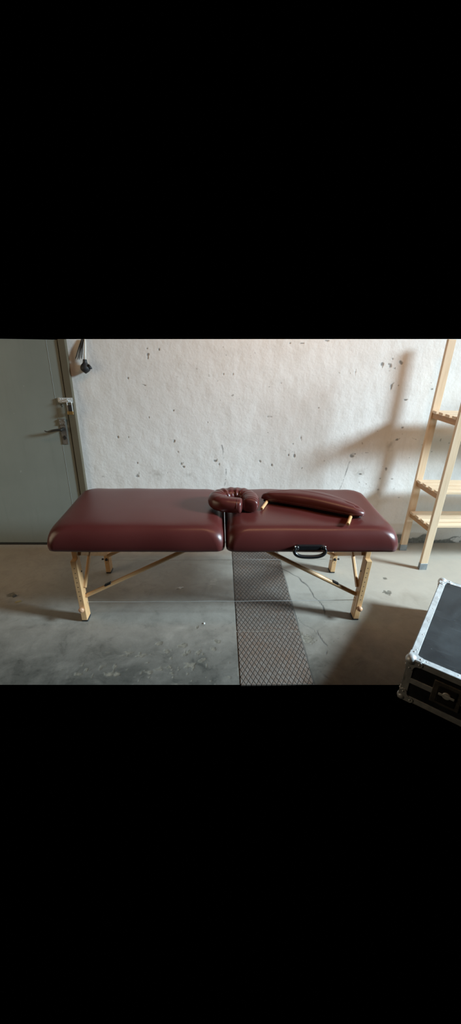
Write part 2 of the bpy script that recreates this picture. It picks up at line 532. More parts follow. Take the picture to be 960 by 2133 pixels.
# ------------------------------------------------------------------ back wall (modelled up to where the view ends)
WY = 2.67
wx0, wx1 = -.955, 2.6
wtop = lambda x: 1.4448 + .0160 * x
nx, nz = 712, 292
xs = np.linspace(wx0, wx1, nx)
tz = np.linspace(0, 1, nz)
X = np.repeat(xs[None, :], nz, 0)
Zw = tz[:, None] * (1.4448 + .0160 * xs)[None, :]
co = np.stack([X, np.full_like(X, WY), Zw], -1).reshape(-1, 3)
me = grid_mesh('wall_back', co, nx, nz, False)
n1 = value_noise(X.shape, 240, 1) - .5
n2 = value_noise(X.shape, 60, 2) - .5
n3 = value_noise(X.shape, 24, 3) - .5
put_attr(me, 'chip', blobs(X, Zw, CHIPS, n1 * 1.8 + n2 * .5 - .26, .5, .0019) * .78)
put_attr(me, 'smudge', np.clip(blobs(X, Zw, SMUD, n1 * 1.0 + n2, 1.2), 0, 1))
cw = np.zeros_like(X)
for c in WCRACK:
    cw = np.maximum(cw, polyline(X, Zw, c, .0036, n2 * .016) * np.clip(.9 + n1 * .9, .45, 1))
put_attr(me, 'crack', cw)
edge = .058 + n3 * .05 + n2 * .028 + .022 * np.clip((X - 1.55) / .1, -1, 1) * np.sin(X * 17)
edge = np.where(X < .9, edge - .015, edge)
bare = np.clip((edge - Zw) / .007, 0, 1)
keep = blobs(X, Zw, [(1.505, .05, .016, .014), (1.70, .045, .07, .03), (1.88, .03, .05, .03)], n1 * .8, .3)
put_attr(me, 'bare', bare * (1 - keep))
me.materials.append(M_WALL)
wall = link(bpy.data.objects.new('wall_back', me))
wall['kind'] = 'structure'
bm = bmesh.new()
vv = [bm.verts.new(p) for p in ((wx0, WY + .004, 0), (wx1, WY + .004, 0), (wx1, WY + .004, wtop(wx1)), (wx0, WY + .004, wtop(wx0)),
                               (wx0, WY + .15, 0), (wx1, WY + .15, 0), (wx1, WY + .15, wtop(wx1) - .004), (wx0, WY + .15, wtop(wx0) - .004))]
for q in ((0, 1, 2, 3), (4, 7, 6, 5), (0, 4, 5, 1), (3, 2, 6, 7), (0, 3, 7, 4), (1, 5, 6, 2)):
    bm.faces.new([vv[i] for i in q])
finish('masonry', bm, M_CONC, wall)

# ------------------------------------------------------------------ floor
fx0, fx1 = -2.2, 1.14
fy = lambda x: 1.322 - .01278 * (x + .986)
nx, ny = 669, 275
xs = np.linspace(fx0, fx1, nx)
ty = np.linspace(0, 1, ny)
X = np.repeat(xs[None, :], ny, 0)
y0 = (1.322 - .01278 * (xs + .986))[None, :]
Yf = y0 + ty[:, None] * (WY + .02 - y0)
co = np.stack([X, Yf, np.zeros_like(X)], -1).reshape(-1, 3)
yb = fy(fx1)
ext = ([(fx1, yb, 0), (2.6, yb, 0), (2.6, WY + .02, 0), (fx1, WY + .02, 0), (fx1, .62, 0), (2.6, .62, 0)], [[0, 1, 2, 3], [4, 5, 1, 0]])
me = grid_mesh('floor', co, nx, ny, False, ext)
n1 = value_noise(X.shape, 230, 11) - .5
n2 = value_noise(X.shape, 60, 12) - .5
n3 = value_noise(X.shape, 18, 13) - .5
chip = blobs(X, Yf, FCHIPS, n1 * 1.5 + n2 * .7 - .02, .3)
pit = np.clip((value_noise(X.shape, 150, 14) - .86) / .06, 0, 1) * np.clip((.35 - np.hypot((X + .25) / 1.3, (Yf - 1.42) / .35)) / .3 + .5, 0, 1)
chip = np.maximum(chip, pit * .9)
fc = np.zeros_like(X)
for k, c in enumerate(FCRACK):
    fc = np.maximum(fc, polyline(X, Yf, c, .0036 if k == 0 else .0022, n2 * .03) * (1 if k == 0 else .6) * np.clip(1 + n2 * 1.6, .25, 1))
# the joints on each side of the channel covers
SX0, SX1 = .105, .440
fc = np.maximum(fc, np.clip(1.4 - np.abs(X - SX0 + .002 + n2 * .006) / .0035, 0, 1))
fc = np.maximum(fc, np.clip(1.4 - np.abs(X - SX1 - .002 + n2 * .006) / .0035, 0, 1))
light = blobs(X, Yf, FLIGHT, n1 * 1.4 + n2, .5)
put_attr(me, 'chip', chip)
put_attr(me, 'crack', fc)
put_attr(me, 'light', light)
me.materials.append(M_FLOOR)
fl = link(bpy.data.objects.new('floor', me))
fl['kind'] = 'structure'

# ------------------------------------------------------------------ channel covers let into the floor
def cover(y0, y1, label):
    bm = bmesh.new()
    box(bm, (SX0, y0, -.006), (SX1, y1, .0035), .0012, 1)
    o = finish('channel_cover', bm, M_PLATE)
    root_center(o, (SX0, y0, 0))
    return tag(o, label, 'floor cover', 'diamond pattern channel covers')
cover(fy(.27), 1.662, 'brown diamond-patterned floor channel cover nearest the camera, in front of the table')
cover(1.668, 2.562, 'long brown diamond-patterned floor channel cover running under the massage table')

# ------------------------------------------------------------------ door
DTOP = 1.4295
door = bpy.data.objects.new('door_1', None)
door.location = (-1.45, 2.645, 0)
COL.objects.link(door)
door['kind'] = 'structure'
bm = bmesh.new()
box(bm, (-2.2, 2.645, .012), (-.9955, 2.69, DTOP - .004), .002, 1)
leaf = finish('door_leaf', bm, M_DOOR, door)
bm = bmesh.new()      # thin raised line down the leaf where a cover strip is fixed
box(bm, (-1.064, 2.6438, .02), (-1.0615, 2.6455, DTOP - .004), .0006, 1)
finish('cover_strip', bm, mat_plain('pale_strip', (.26, .28, .265), .4), leaf)
bm = bmesh.new()
box(bm, (-.990, 2.636, 0), (-.946, 2.70, DTOP), .003, 2)
box(bm, (-.996, 2.652, 0), (-.989, 2.70, DTOP - .002), 0)
finish('door_frame', bm, M_FRAME, door)
bm = bmesh.new()
box(bm, (-2.2, 2.632, 0), (-.99, 2.69, .011), .003, 1)
finish('threshold', bm, M_DARK, door)
# lock plate with lever
bm = bmesh.new()
box(bm, (-1.058, 2.639, .774), (-1.020, 2.646, .946), .002, 2)
lock = finish('lock_plate', bm, M_WORN, leaf)
bm = bmesh.new()
box(bm, (-1.060, 2.634, .905), (-1.018, 2.640, .943), .002, 2)
for sx in (-1.053, -1.025):
    rod(bm, (sx, 2.631, .936), (sx, 2.636, .936), .004)
    rod(bm, (sx, 2.631, .912), (sx, 2.636, .912), .004)
finish('latch_cover', bm, M_WORN, lock)
bm = bmesh.new()
rod(bm, (-1.040, 2.642, .880), (-1.040, 2.596, .880), .010)
tube(bm, spline([(-1.034, 2.600, .881), (-1.065, 2.598, .880), (-1.10, 2.598, .874), (-1.125, 2.600, .868), (-1.140, 2.602, .868), (-1.150, 2.603, .873)], 6), [.0075] * 13 + [.007, .0066, .0062, .0058, .0054, .005, .0046, .0042, .004, .004, .004, .004, .004, .0035, .003, .003, .003, .003][:18], 10)
finish('lever_handle', bm, M_DKSTEEL, lock, True)
bm = bmesh.new()
rod(bm, (-1.038, 2.640, .822), (-1.038, 2.6365, .822), .012, 14)
box(bm, (-1.041, 2.6363, .806), (-1.035, 2.6385, .824), 0)
finish('keyhole', bm, M_DKSTEEL, lock)
# hasp across the gap
bm = bmesh.new()
box(bm, (-1.034, 2.628, 1.051), (-.948, 2.634, 1.083), .0015, 2)
box(bm, (-1.042, 2.630, 1.053), (-1.030, 2.646, 1.081), .0015, 1)
for q in (-1.025, -1.012):
    rod(bm, (q, 2.626, 1.075), (q, 2.630, 1.075), .003)
    rod(bm, (q, 2.626, 1.058), (q, 2.630, 1.058), .003)
tube(bm, [(-.978, 2.630, 1.074), (-.978, 2.612, 1.074), (-.972, 2.604, 1.071), (-.966, 2.604, 1.066), (-.963, 2.612, 1.064), (-.963, 2.630, 1.064)], .003, 8)
finish('hasp', bm, M_STEEL, door)
# hinge-like bolt marks on the leaf
bm = bmesh.new()
rod(bm, (-1.030, 2.646, 1.035), (-1.030, 2.643, 1.035), .005)
rod(bm, (-1.026, 2.646, 1.025), (-1.026, 2.643, 1.025), .004)
finish('screw_hole', bm, M_DKSTEEL, leaf)

pad = thing('padlock', 'padlock with dull brass body and steel shackle hanging from the door hasp', 'padlock', (-.966, 2.616, .975))
bm = bmesh.new()
box(bm, (-.984, 2.607, .978), (-.948, 2.624, 1.000), .003, 2)
finish('lock_body', bm, M_BRASS, pad)
bm = bmesh.new()
box(bm, (-.976, 2.609, .9995), (-.953, 2.622, 1.040), .003, 2)
finish('lock_case', bm, M_DKSTEEL, pad)
bm = bmesh.new()
tube(bm, [(-.981, 2.615, .998), (-.981, 2.615, 1.05)] + [(-.966 + .015 * math.cos(a), 2.615, 1.05 + .016 * math.sin(a)) for a in [PI * (1 - k / 10) for k in range(1, 10)]] + [(-.951, 2.615, 1.05), (-.951, 2.615, .998)], .0032, 8)
finish('shackle', bm, M_STEEL, pad, True)

# ------------------------------------------------------------------ things hanging on the wall beside the door
hang = thing('cord_plug', 'pear-shaped black rubber plug hanging on a white cord beside the door', 'plug', (-.838, 2.645, 1.23))
bm = bmesh.new()
prof = [(1.316, .010), (1.312, .0125), (1.302, .0130), (1.294, .0150), (1.284, .0245), (1.272, .0300), (1.262, .0310), (1.252, .0275), (1.243, .0190), (1.236, .0085), (1.232, .003)]
tube(bm, [(-.838 - (1.316 - z) * .05, 2.638, z) for z, r in prof], [r for z, r in prof], 20)
finish('plug_body', bm, M_RUBBER, hang, True)
bm = bmesh.new()
tube(bm, [(-.822, 2.632, 1.275), (-.806, 2.630, 1.267), (-.798, 2.629, 1.263)], [.016, .009, .004], 14)
finish('plug_nub', bm, M_RUBBER, hang, True)
bm = bmesh.new()
tube(bm, [(-.838, 2.640, 1.310), (-.835, 2.644, 1.345), (-.831, 2.650, 1.385), (-.829, 2.655, 1.410), (-.828, 2.657, wtop(-.83))], [.0075, .0072, .0065, .0058, .0055], 10)
finish('cord', bm, M_WHITE, hang, True)

rk = thing('hand_rake', 'dark narrow rake tines hanging on the wall left of the white cord', 'rake', (-.862, 2.655, 1.31))
top = Vector((-.842, 2.660, wtop(-.842)))
for k, (bx, bz) in enumerate(((-.898, 1.318), (-.885, 1.314), (-.876, 1.313), (-.862, 1.318))):
    bm = bmesh.new()
    a = top + Vector(((k - 1.5) * .0038, -.002 * (k % 2), 0))
    b = Vector((bx, 2.648, bz))
    tube(bm, [a, a.lerp(b, .4) + Vector((-.001, -.001, 0)), a.lerp(b, .9), b], [.0034, .0034, .0030, .0016], 8)
    finish('tine', bm, M_DKSTEEL, rk, True)

# ------------------------------------------------------------------ massage table
T = thing('massage_table', 'burgundy vinyl folding massage table on beech legs standing before the white wall', 'massage table', (.035, 1.98, 0))
CZ0, CZ1 = .484, .612
def cushion(x0, x1, y0=1.672, y1=2.285):
    bm = bmesh.new()
    prof = [(.022, CZ0, .030), (.008, CZ0 + .001, .034), (.002, CZ0 + .006, .036), (-.001, CZ0 + .018, .040), (-.002, CZ0 + .036, .045), (0, CZ0 + .056, .05), (.004, CZ0 + .074, .056),
            (.010, CZ0 + .090, .062), (.018, CZ0 + .103, .070), (.028, CZ0 + .113, .076), (.040, CZ0 + .1205, .080), (.058, CZ0 + .1250, .080), (.085, CZ0 + .1275, .075)]
    loops = []
    for d, z, r in prof:
        loops.append(rrect(x0 + d, x1 - d, y0 + d, y1 - d, max(.01, r), z, 8, 20))
    cx, cy = (x0 + x1) / 2, (y0 + y1) / 2
    base = loops[-1]
    for s, dz in ((.86, .0012), (.66, .0022), (.42, .0030), (.18, .0034)):
        loops.append([Vector((cx + (p.x - cx) * s, cy + (p.y - cy) * s, p.z + dz)) for p in base])
    # soft upholstery: tiny unevenness so long edges are not ruler straight
    for lp in loops:
        for p in lp:
            p.z += .0016 * math.sin(p.x * 23 + 1) * math.sin(p.y * 9) * (1 if p.z > .5 else .8)
            p.y += .0016 * math.sin(p.x * 17 + 2)
    loft(bm, loops)
    return bm
halves = []
for x0, x1 in ((-.836, .0325), (.0385, .902)):
    c = finish('cushion', cushion(x0, x1), M_VINYL, T, True)
    halves.append(c)
# wooden under-frame of each half
for x0, x1 in ((-.80, .028), (.043, .866)):
    bm = bmesh.new()
    box(bm, (x0, 1.778, .462), (x1, 1.798, .490), .002, 1)
    box(bm, (x0, 2.190, .462), (x1, 2.210, .490), .002, 1)
    box(bm, (x0, 1.798, .462), (x0 + .02, 2.190, .490), .002, 1)
    box(bm, (x1 - .02, 1.798, .462), (x1, 2.190, .490), .002, 1)
    finish('under_frame', bm, M_WX, T)

def leg(xb, xt, yf, front):
    """upper post with the perforated extension screwed to it"""
    s = 1 if front else 1
    sl = (xt - xb) / .42
    xa = lambda z: xb + sl * z
    bm = bmesh.new()
    z0 = .125
    a = Vector((xa(z0), yf + .0455, z0)); b = Vector((xa(.478), yf + .0455, .478))
    beam(bm, a, b, .028, .0275, (0, 1, 0), .0025)
    post = finish('leg', bm, M_WZ, T)
    zt = .388 if front else .150
    bm = bmesh.new()
    beam(bm, (xa(.010), yf + .0155, .010), (xa(zt), yf + .0155, zt), .0305, .031, (0, 1, 0), .0025)
    beam(bm, (xa(.010), yf + .0455, .010), (xa(.1235), yf + .0455, .1235), .0305, .0285, (0, 1, 0), .0025)
    nh = 8 if front else 2
    for k in range(nh):
        z = (.345 - k * .029) if front else (.118 - k * .035)
        rod(bm, (xa(z), yf + .002, z), (xa(z), yf - .0004, z), .0026, 10, 1, .0003)
    ex = finish('leg_extension', bm, [M_WZ, M_DARK], post)
    bm = bmesh.new()
    box(bm, (xa(0) - .0165, yf + .002, 0), (xa(0) + .0165, yf + .058, .011), .002, 1)
    finish('rubber_foot', bm, M_RUBBER, post)
    if front:
        zk = .092
        bm = bmesh.new()
        pr = [(.002, .007), (-.004, .007), (-.007, .011), (-.012, .0150), (-.018, .0155), (-.024, .0125), (-.0275, .006), (-.0285, .001)]
        tube(bm, [(xa(zk) , yf + q, zk) for q, r in pr], [r for q, r in pr], 16)
        finish('knob', bm, M_KNOB, post, True)
        for z in (.155, .30):
            bm = bmesh.new()
            sgn = 1 if xb < 0 else -1
            rod(bm, (xa(z) + sgn * .013, yf + .046, z), (xa(z) + sgn * .0175, yf + .046, z), .005, 10)
            finish('bolt', bm, M_DKSTEEL, post)
    else:
        sgn = -1 if xb < 0 else 1
        for dx, dy, z, r in ((0, -.012, .110, .0085), (sgn * .030, .012, .100, .0065)):
            bm = bmesh.new()
            if dy < 0:
                rod(bm, (xa(z), yf + .004, z), (xa(z), yf - .010, z), r, 12)
            else:
                rod(bm, (xa(z) + sgn * .013, yf + .02, z), (xa(z) + sgn * .034, yf + .02, z), .003, 8)
                rod(bm, (xa(z) + sgn * .028, yf + .02, z), (xa(z) + sgn * .037, yf + .02, z), r, 12)
            finish('wing_bolt', bm, M_BLACK, post)
    return xa
xaL = leg(-.738, -.748, 1.750, True)
xaR = leg(.781, .799, 1.750, True)
xrL = leg(-.732, -.740, 2.235, False)
xrR = leg(.777, .790, 2.235, False)

# end braces between near and rear legs
for xf, sg in ((-.728, 1), (.776, -1)):
    bm = bmesh.new()
    beam(bm, (xf, 1.80, .418), (xf - sg * .002, 2.242, .155), .020, .040, (0, 0, 1), .002)
    finish('end_rail', bm, M_WY, T)
    bm = bmesh.new()
    beam(bm, (xf + sg * .004, 1.790, .20), (xf + sg * .012, 2.03, .462), .014, .022, (0, 0, 1), .002)
    finish('end_brace', bm, M_WY, T)
    bm = bmesh.new()
    beam(bm, (xf, 1.80, .455), (xf, 2.22, .455), .022, .036, (0, 0, 1), .002)
    finish('end_crossbar', bm, M_WY, T)

def dowel(a, b, hinge=None):
    bm = bmesh.new()
    a, b = Vector(a), Vector(b)
    rod(bm, a, b, .0115, 14, 0, .002)
    o = finish('long_brace', bm, M_WX, T, True)
    if hinge is not None:
        d = (b - a).normalized()
        c = a + d * hinge
        bm = bmesh.new()
        up = Vector((0, 0, 1)); up = (up - d * up.dot(d)).normalized()
        beam(bm, c - d * .020 + up * .0085, c + d * .020 + up * .0085, .020, .012, up, .003)
        finish('hinge_clip', bm, M_BLACK, o)
    return o
dowel((-.728, 1.795, .142), (-.085, 1.800, .474), .150)
dowel((.774, 1.795, .148), (.160, 1.800, .478), .148)
dowel((-.722, 2.225, .142), (-.085, 2.205, .474))
dowel((.766, 2.225, .148), (.160, 2.205, .478))
for (a, b, sag) in (((-.726, 1.790, .105), (.775, 1.790, .112), .003), ((-.722, 2.238, .105), (.770, 2.238, .111), .003)):
    bm = bmesh.new()
    a, b = Vector(a), Vector(b)
    pts = []
    for k in range(49):
        t = k / 48
        p = a.lerp(b, t)
        p.z += -4 * sag * t * (1 - t) + .0012 * math.sin(t * 31) * math.sin(t * PI)
        pts.append(p)
    tube(bm, pts, .0014, 6)
    finish('support_cable', bm, M_CABLE, T, True)
# carrying handle on the front of the right half
bm = bmesh.new()
box(bm, (.384, 1.657, .507), (.512, 1.674, .533), .004, 2)
for sx in (.384, .512):
    ball(bm, (sx, 1.662, .519), .013, 14, 10, 0, (1.0, .9, 1.05))
h = finish('handle_plate', bm, M_BLACK, T)
bm = bmesh.new()
pts = [(.378, 1.654, .522), (.371, 1.652, .510), (.374, 1.650, .497), (.386, 1.648, .486), (.408, 1.647, .4785), (.448, 1.647, .476), (.488, 1.647, .4785), (.510, 1.648, .486), (.522, 1.650, .497), (.525, 1.652, .510), (.518, 1.654, .522)]
sp = spline(pts, 5)
tube(bm, sp, [.0066 + .0028 * min(1, math.sin(PI * k / (len(sp) - 1)) * 1.4) for k in range(len(sp))], 12)
finish('handle_grip', bm, M_BLACK, h, True)
for sx in (.374, .522):
    bm = bmesh.new()
    ball(bm, (sx, 1.655, .529), .0042, 10, 8)
    finish('screw', bm, M_STEEL, h)

# ------------------------------------------------------------------ horseshoe face cushion lying on the table
TOPZ = .6165
FC = thing('face_cushion', 'wrinkled burgundy horseshoe face cushion lying over the gap of the massage table', 'cushion', (.085, 1.945, TOPZ))
path = spline([(.1635, 1.872, 0), (.172, 1.912, 0), (.167, 1.955, 0), (.142, 1.992, 0), (.096, 2.006, 0), (.038, 1.994, 0), (.000, 1.962, 0), (-.006, 1.922, 0), (.022, 1.892, 0), (.064, 1.878, 0), (.112, 1.870, 0)], 7)
n = len(path)
SEG = 28
loops = []
def sect(p, t, rx, rz, i, wr):
    s = Vector((t.y, -t.x, 0))                     # points to the outside of the ring on this path
    lp = []
    for k in range(SEG):
        a = 2 * PI * k / SEG
        c, sn = math.cos(a), math.sin(a)
        ex = math.copysign(abs(c) ** .86, c) * rx
        ez = math.copysign(abs(sn) ** .86, sn) * rz
        # gathers run round the inner top of the ring
        g = wr * .0030 * (math.sin(i * 1.45 + .9 * math.sin(k * .5)) + .6 * math.sin(i * .83 + k * .35)) * max(0, math.sin(a) * .6 + .5) * (.45 + .55 * (.5 - .5 * c))
        q = 1 + g / rx
        lp.append(p + s * ex * q + Vector((0, 0, ez * q + rz)))
    return lp
for i in range(n):
    a, b = path[max(0, i - 1)], path[min(n - 1, i + 1)]
    t = (b - a).normalized()
    u = i / (n - 1)
    rx = .0445 + .004 * math.sin(PI * u)
    rz = .0385 + .0035 * math.sin(PI * u)
    p = path[i] + Vector((0, 0, TOPZ - .001))
    wr = .25 * math.sin(PI * u) + 1.0 * math.exp(-((u - .46) / .17) ** 2)
    loops.append(sect(p, t, rx, rz, i, wr))
def endcap(lp, direction, first):
    c = sum(lp, Vector()) / len(lp)
    out = []
    for s, d in ((.94, .006), (.78, .0105), (.5, .0125), (.2, .013)):
        out.append([c + (p - c) * s + direction * d for p in lp])
    return out[::-1] + [lp] if first else [lp] + out
c0 = endcap(loops[0], (path[0] - path[1]).normalized(), True)
c1 = endcap(loops[-1], (path[-1] - path[-2]).normalized(), False)
bm = bmesh.new()
loft(bm, c0[:-1] + loops + c1[1:])
for v in bm.verts:
    v.co.z = max(v.co.z, TOPZ)
pad_o = finish('cushion_cover', bm, M_VINYL, FC, True)
bm = bmesh.new()       # piping where the end panels are sewn in
lp = [p + (p - sum(loops[1], Vector()) / SEG) * .012 for p in loops[1]]
tube(bm, lp[2:SEG // 2 + 1], .0016, 6)
i2 = n - 3
lp = [p + (p - sum(loops[i2], Vector()) / SEG) * .012 for p in loops[i2]]
tube(bm, lp[:SEG // 2 + 1], .0012, 6)
lp = [p + (p - sum(loops[4], Vector()) / SEG) * .010 for p in loops[4]]
tube(bm, lp[2:SEG // 2 + 1], .0012, 6)
finish('seam', bm, M_VINYL, pad_o, True)

# ------------------------------------------------------------------ arm rest pad with its two pegs
AR = thing('arm_rest', 'burgundy half-moon arm rest pad with two wooden pegs lying on the massage table', 'arm rest', (.48, 1.93, TOPZ))
out = [(.240, 2.020), (.280, 1.985), (.340, 1.957), (.405, 1.926), (.471, 1.896), (.540, 1.860), (.602, 1.828), (.660, 1.800), (.708, 1.784), (.742, 1.790), (.752, 1.815), (.730, 1.866), (.684, 1.916), (.624, 1.972), (.550, 2.020), (.470, 2.050), (.395, 2.056), (.325, 2.044), (.276, 2.032)]
o3 = [Vector((x, y, 0)) for x, y in out]
cl = spline(o3 + [o3[0]], 5)[:-1]
mid_a, mid_b = Vector((.285, 2.025, 0)), Vector((.70, 1.835, 0))
def spine(p):
    d = mid_b - mid_a
    t = max(0, min(1, (p - mid_a).dot(d) / d.dot(d)))
    c = mid_a + d * t
    bow = Vector((d.y, -d.x, 0)).normalized() * (-.035 * math.sin(PI * t))
    return c + bow
Z0 = TOPZ + .017
prof = [(.93, 0), (.985, .001), (1.0, .006), (1.0, .013), (.985, .022), (.95, .031), (.88, .041), (.78, .049), (.64, .055), (.46, .0585), (.26, .060), (.1, .0605)]
bm = bmesh.new()
def taper(p):
    d = mid_b - mid_a
    t = ((p - mid_a).dot(d) / d.dot(d) + .12) / 1.24
    return .50 + .50 * max(0, math.sin(PI * max(0, min(1, t)))) ** .8
loft(bm, [[spine(p) + (p - spine(p)) * s + Vector((0, 0, Z0 + h * taper(p))) for p in cl] for s, h in prof])
apad = finish('pad', bm, M_VINYL, AR, True)
bm = bmesh.new()
lp = [spine(p) + (p - spine(p)) * 1.002 + Vector((0, 0, Z0 + .0125 * taper(p))) for p in cl]
tube(bm, lp + [lp[0]], .0013, 6, cap=False)
finish('seam', bm, M_VINYL, apad, True)
bm = bmesh.new()
loft(bm, [[spine(p) + (p - spine(p)) * s + Vector((0, 0, Z0 + h)) for p in cl] for s, h in ((.70, -.0165), (.72, -.0155), (.72, .0015))])
finish('base_board', bm, M_BLACK, AR)
for a, b in (((.2295, 1.892), (.296, 2.062)), ((.6355, 1.708), (.706, 1.858))):
    bm = bmesh.new()
    rod(bm, (a[0], a[1], TOPZ + .0092), (b[0], b[1], TOPZ + .0092), .0086, 14, 0, .002)
    finish('peg', bm, M_WY, AR, True)

# ------------------------------------------------------------------ slatted pine shelving unit
SH = thing('shelving_unit', 'tall slatted pine shelving unit standing at the right end of the white wall', 'shelf', (1.85, 2.42, 0))
ZT = 1.4665
def post(x, y, w=.049, d=.022, lean=.016):
    bm = bmesh.new()
    beam(bm, (x, y + d / 2, .046), (x + lean, y + d / 2, ZT), w, d, (0, 1, 0), .002)
    p = finish('post', bm, M_PZ, SH)
    bm = bmesh.new()
    box(bm, (x - w / 2 - .0015, y - .0015, 0), (x + w / 2 + .0015, y + d + .0015, .050), .001, 1)
    finish('foot_cap', bm, M_GALV, p)
for x in (1.4005, 2.30):
    post(x + .0, 2.548)
    post(x + .022, 2.278)
for zt in (1.045, .570, .331):
    for x in (1.412, 2.31):
        bm = bmesh.new()
        beam(bm, (x + .012, 2.300, zt - .034), (x - .008, 2.549, zt - .034), .019, .034, (0, 0, 1), .0015)
        finish('side_rail', bm, M_PY, SH)
    for k in range(4):
        yb = 2.3015 + k * .0645
        xo = 1.408 - k * .007
        bm = bmesh.new()
        box(bm, (xo, yb, zt - .0165), (xo + .93, yb + .046, zt), .0015, 2)
        finish('slat', bm, M_PX, SH)

# ------------------------------------------------------------------ flight case
A = (.803, 1.233)
rzc = math.atan2(-.609, .793)
FCs = thing('flight_case', 'black flight case with aluminium edges and ball corners on the floor at right', 'case', (A[0], A[1], 0), rzc)
LU, LV, HH = .62, .745, .232
ZL = .118                      # joint between base and lid
def loc(name, bm, m, parent, smooth=False):
    return finish(name, bm, m, parent, smooth, local=True)
bm = bmesh.new()
box(bm, (.004, .004, .006), (LU - .004, LV - .004, ZL - .004))
base = loc('base', bm, M_LAM, FCs)
bm = bmesh.new()
box(bm, (.004, .004, ZL + .004), (LU - .004, LV - .004, HH - .0022))
lid = loc('lid', bm, M_LAM, FCs)
W = .030
def lprof(bm, a, b, nin, nz):
    """angle section from a to b: one flange flat on the top or bottom, one on the side"""
    a, b = Vector(a), Vector(b)
    nin = Vector(nin)
    for k in (0, 1):
        v = nin * W if k == 0 else Vector((0, 0, nz * W))
        th = Vector((0, 0, nz * .004)) if k == 0 else nin * .004
        lo = [min(q[i] for q in (a, b, a + v, b + v, a + th, b + th, a + v + th, b + v + th)) for i in range(3)]
        hi = [max(q[i] for q in (a, b, a + v, b + v, a + th, b + th, a + v + th, b + v + th)) for i in range(3)]
        box(bm, lo, hi, .0012, 2)
sides = [((0, 0), (LU, 0), (0, 1, 0)), ((0, LV), (LU, LV), (0, -1, 0)), ((0, 0), (0, LV), (1, 0, 0)), ((LU, 0), (LU, LV), (-1, 0, 0))]
for (p, q, nn) in sides:
    bm = bmesh.new()
    lprof(bm, (*p, HH), (*q, HH), nn, -1)
    d = Vector((q[0] - p[0], q[1] - p[1], 0)); L = d.length; d.normalize()
    k = .07
    while k < L - .05:                               # rivets along the flange
        c = Vector((*p, HH)) + d * k + Vector(nn) * .019
        ball(bm, c, .0036, 10, 6, 0, (1, 1, .35))
        k += .118
    e = loc('edge_profile', bm, M_ALU, lid)
    bm = bmesh.new()
    lprof(bm, (*p, .003), (*q, .003), nn, 1)
    loc('edge_profile', bm, M_ALU, base)
    bm = bmesh.new()                                 # tongue and groove closing rim
    lo = [min(p[0], q[0]), min(p[1], q[1])]; hi = [max(p[0], q[0]), max(p[1], q[1])]
    n2 = Vector(nn) * .012
    lo = [min(lo[i], lo[i] + n2[i]) for i in (0, 1)]; hi = [max(hi[i], hi[i] + n2[i]) for i in (0, 1)]
    box(bm, (*lo, ZL - .014), (*hi, ZL + .014), .002, 2)
    loc('closing_rim', bm, M_ALU, base)
for cx, cy in ((0, 0), (LU, 0), (0, LV), (LU, LV)):
    sx, sy = (1 if cx == 0 else -1), (1 if cy == 0 else -1)
    bm = bmesh.new()                                 # upright corner angle
    box(bm, (min(cx, cx + sx * W), min(cy, cy + sy * .004), ZL + .010), (max(cx, cx + sx * W), max(cy, cy + sy * .004), HH - .02), .001, 1)
    box(bm, (min(cx, cx + sx * .004), min(cy, cy + sy * W), ZL + .010), (max(cx, cx + sx * .004), max(cy, cy + sy * W), HH - .02), .001, 1)
    loc('corner_angle', bm, M_ALU, lid)
    bm = bmesh.new()
    box(bm, (min(cx, cx + sx * W), min(cy, cy + sy * .004), .01), (max(cx, cx + sx * W), max(cy, cy + sy * .004), ZL - .01), .001, 1)
    box(bm, (min(cx, cx + sx * .004), min(cy, cy + sy * W), .01), (max(cx, cx + sx * .004), max(cy, cy + sy * W), ZL - .01), .001, 1)
    loc('corner_angle', bm, M_ALU, base)
    for zz, sz, par in ((HH, -1, lid), (.002, 1, base)):
        bm = bmesh.new()
        c = Vector((cx + sx * .012, cy + sy * .012, zz + sz * .012))
        ball(bm, c, .0235 if sz < 0 else .0205, 20, 14)
        if sz > 0:
            for v in bm.verts:
                v.co.z = max(v.co.z, 0.0)
        # three rounded ears
        for ax in range(3):
            dirs = [Vector((sx, 0, 0)), Vector((0, sy, 0)), Vector((0, 0, sz))]
            nrm = dirs[ax]
            d1, d2 = dirs[(ax + 1) % 3], dirs[(ax + 2) % 3]
            o0 = Vector((cx, cy, zz)) - nrm * .003
            ear = []
            for (u, v) in [(.0, .0), (.052, .0), (.060, .010), (.060, .020), (.052, .028), (.040, .030), (.034, .034), (.030, .040), (.028, .052), (.020, .060), (.010, .060), (.0, .052)]:
                ear.append(o0 + d1 * u + d2 * v)
            lo = [bm.verts.new(p) for p in ear]
            hi = [bm.verts.new(p + nrm * .0045) for p in ear]
            bm.faces.new(lo); bm.faces.new(hi)
            for k in range(len(ear)):
                bm.faces.new((lo[k], lo[(k + 1) % len(ear)], hi[(k + 1) % len(ear)], hi[k]))
            for (u, v) in ((.047, .014), (.014, .047)):
                ball(bm, o0 + d1 * u + d2 * v, .004, 8, 6)
        if sz > 0:
            for v in bm.verts:
                v.co.z = max(v.co.z, 0.0)
        loc('ball_corner', bm, M_STEEL if False else M_ALU, par)
# recessed butterfly latch on the front
bm = bmesh.new()
box(bm, (.115, -.002, ZL - .055), (.225, .006, ZL + .062), .003, 2)
latch = loc('latch_dish', bm, M_WORN, lid)
bm = bmesh.new()
box(bm, (.135, -.005, ZL - .040), (.205, -.001, ZL + .045), .004, 2)
loc('latch_cup', bm, M_DKSTEEL, latch)
bm = bmesh.new()
rod(bm, (.170, -.003, ZL + .01), (.170, -.011, ZL + .01), .016, 16)
box(bm, (.140, -.012, ZL + .004), (.200, -.009, ZL + .016), .002, 2)
loc('butterfly_key', bm, M_STEEL, latch)

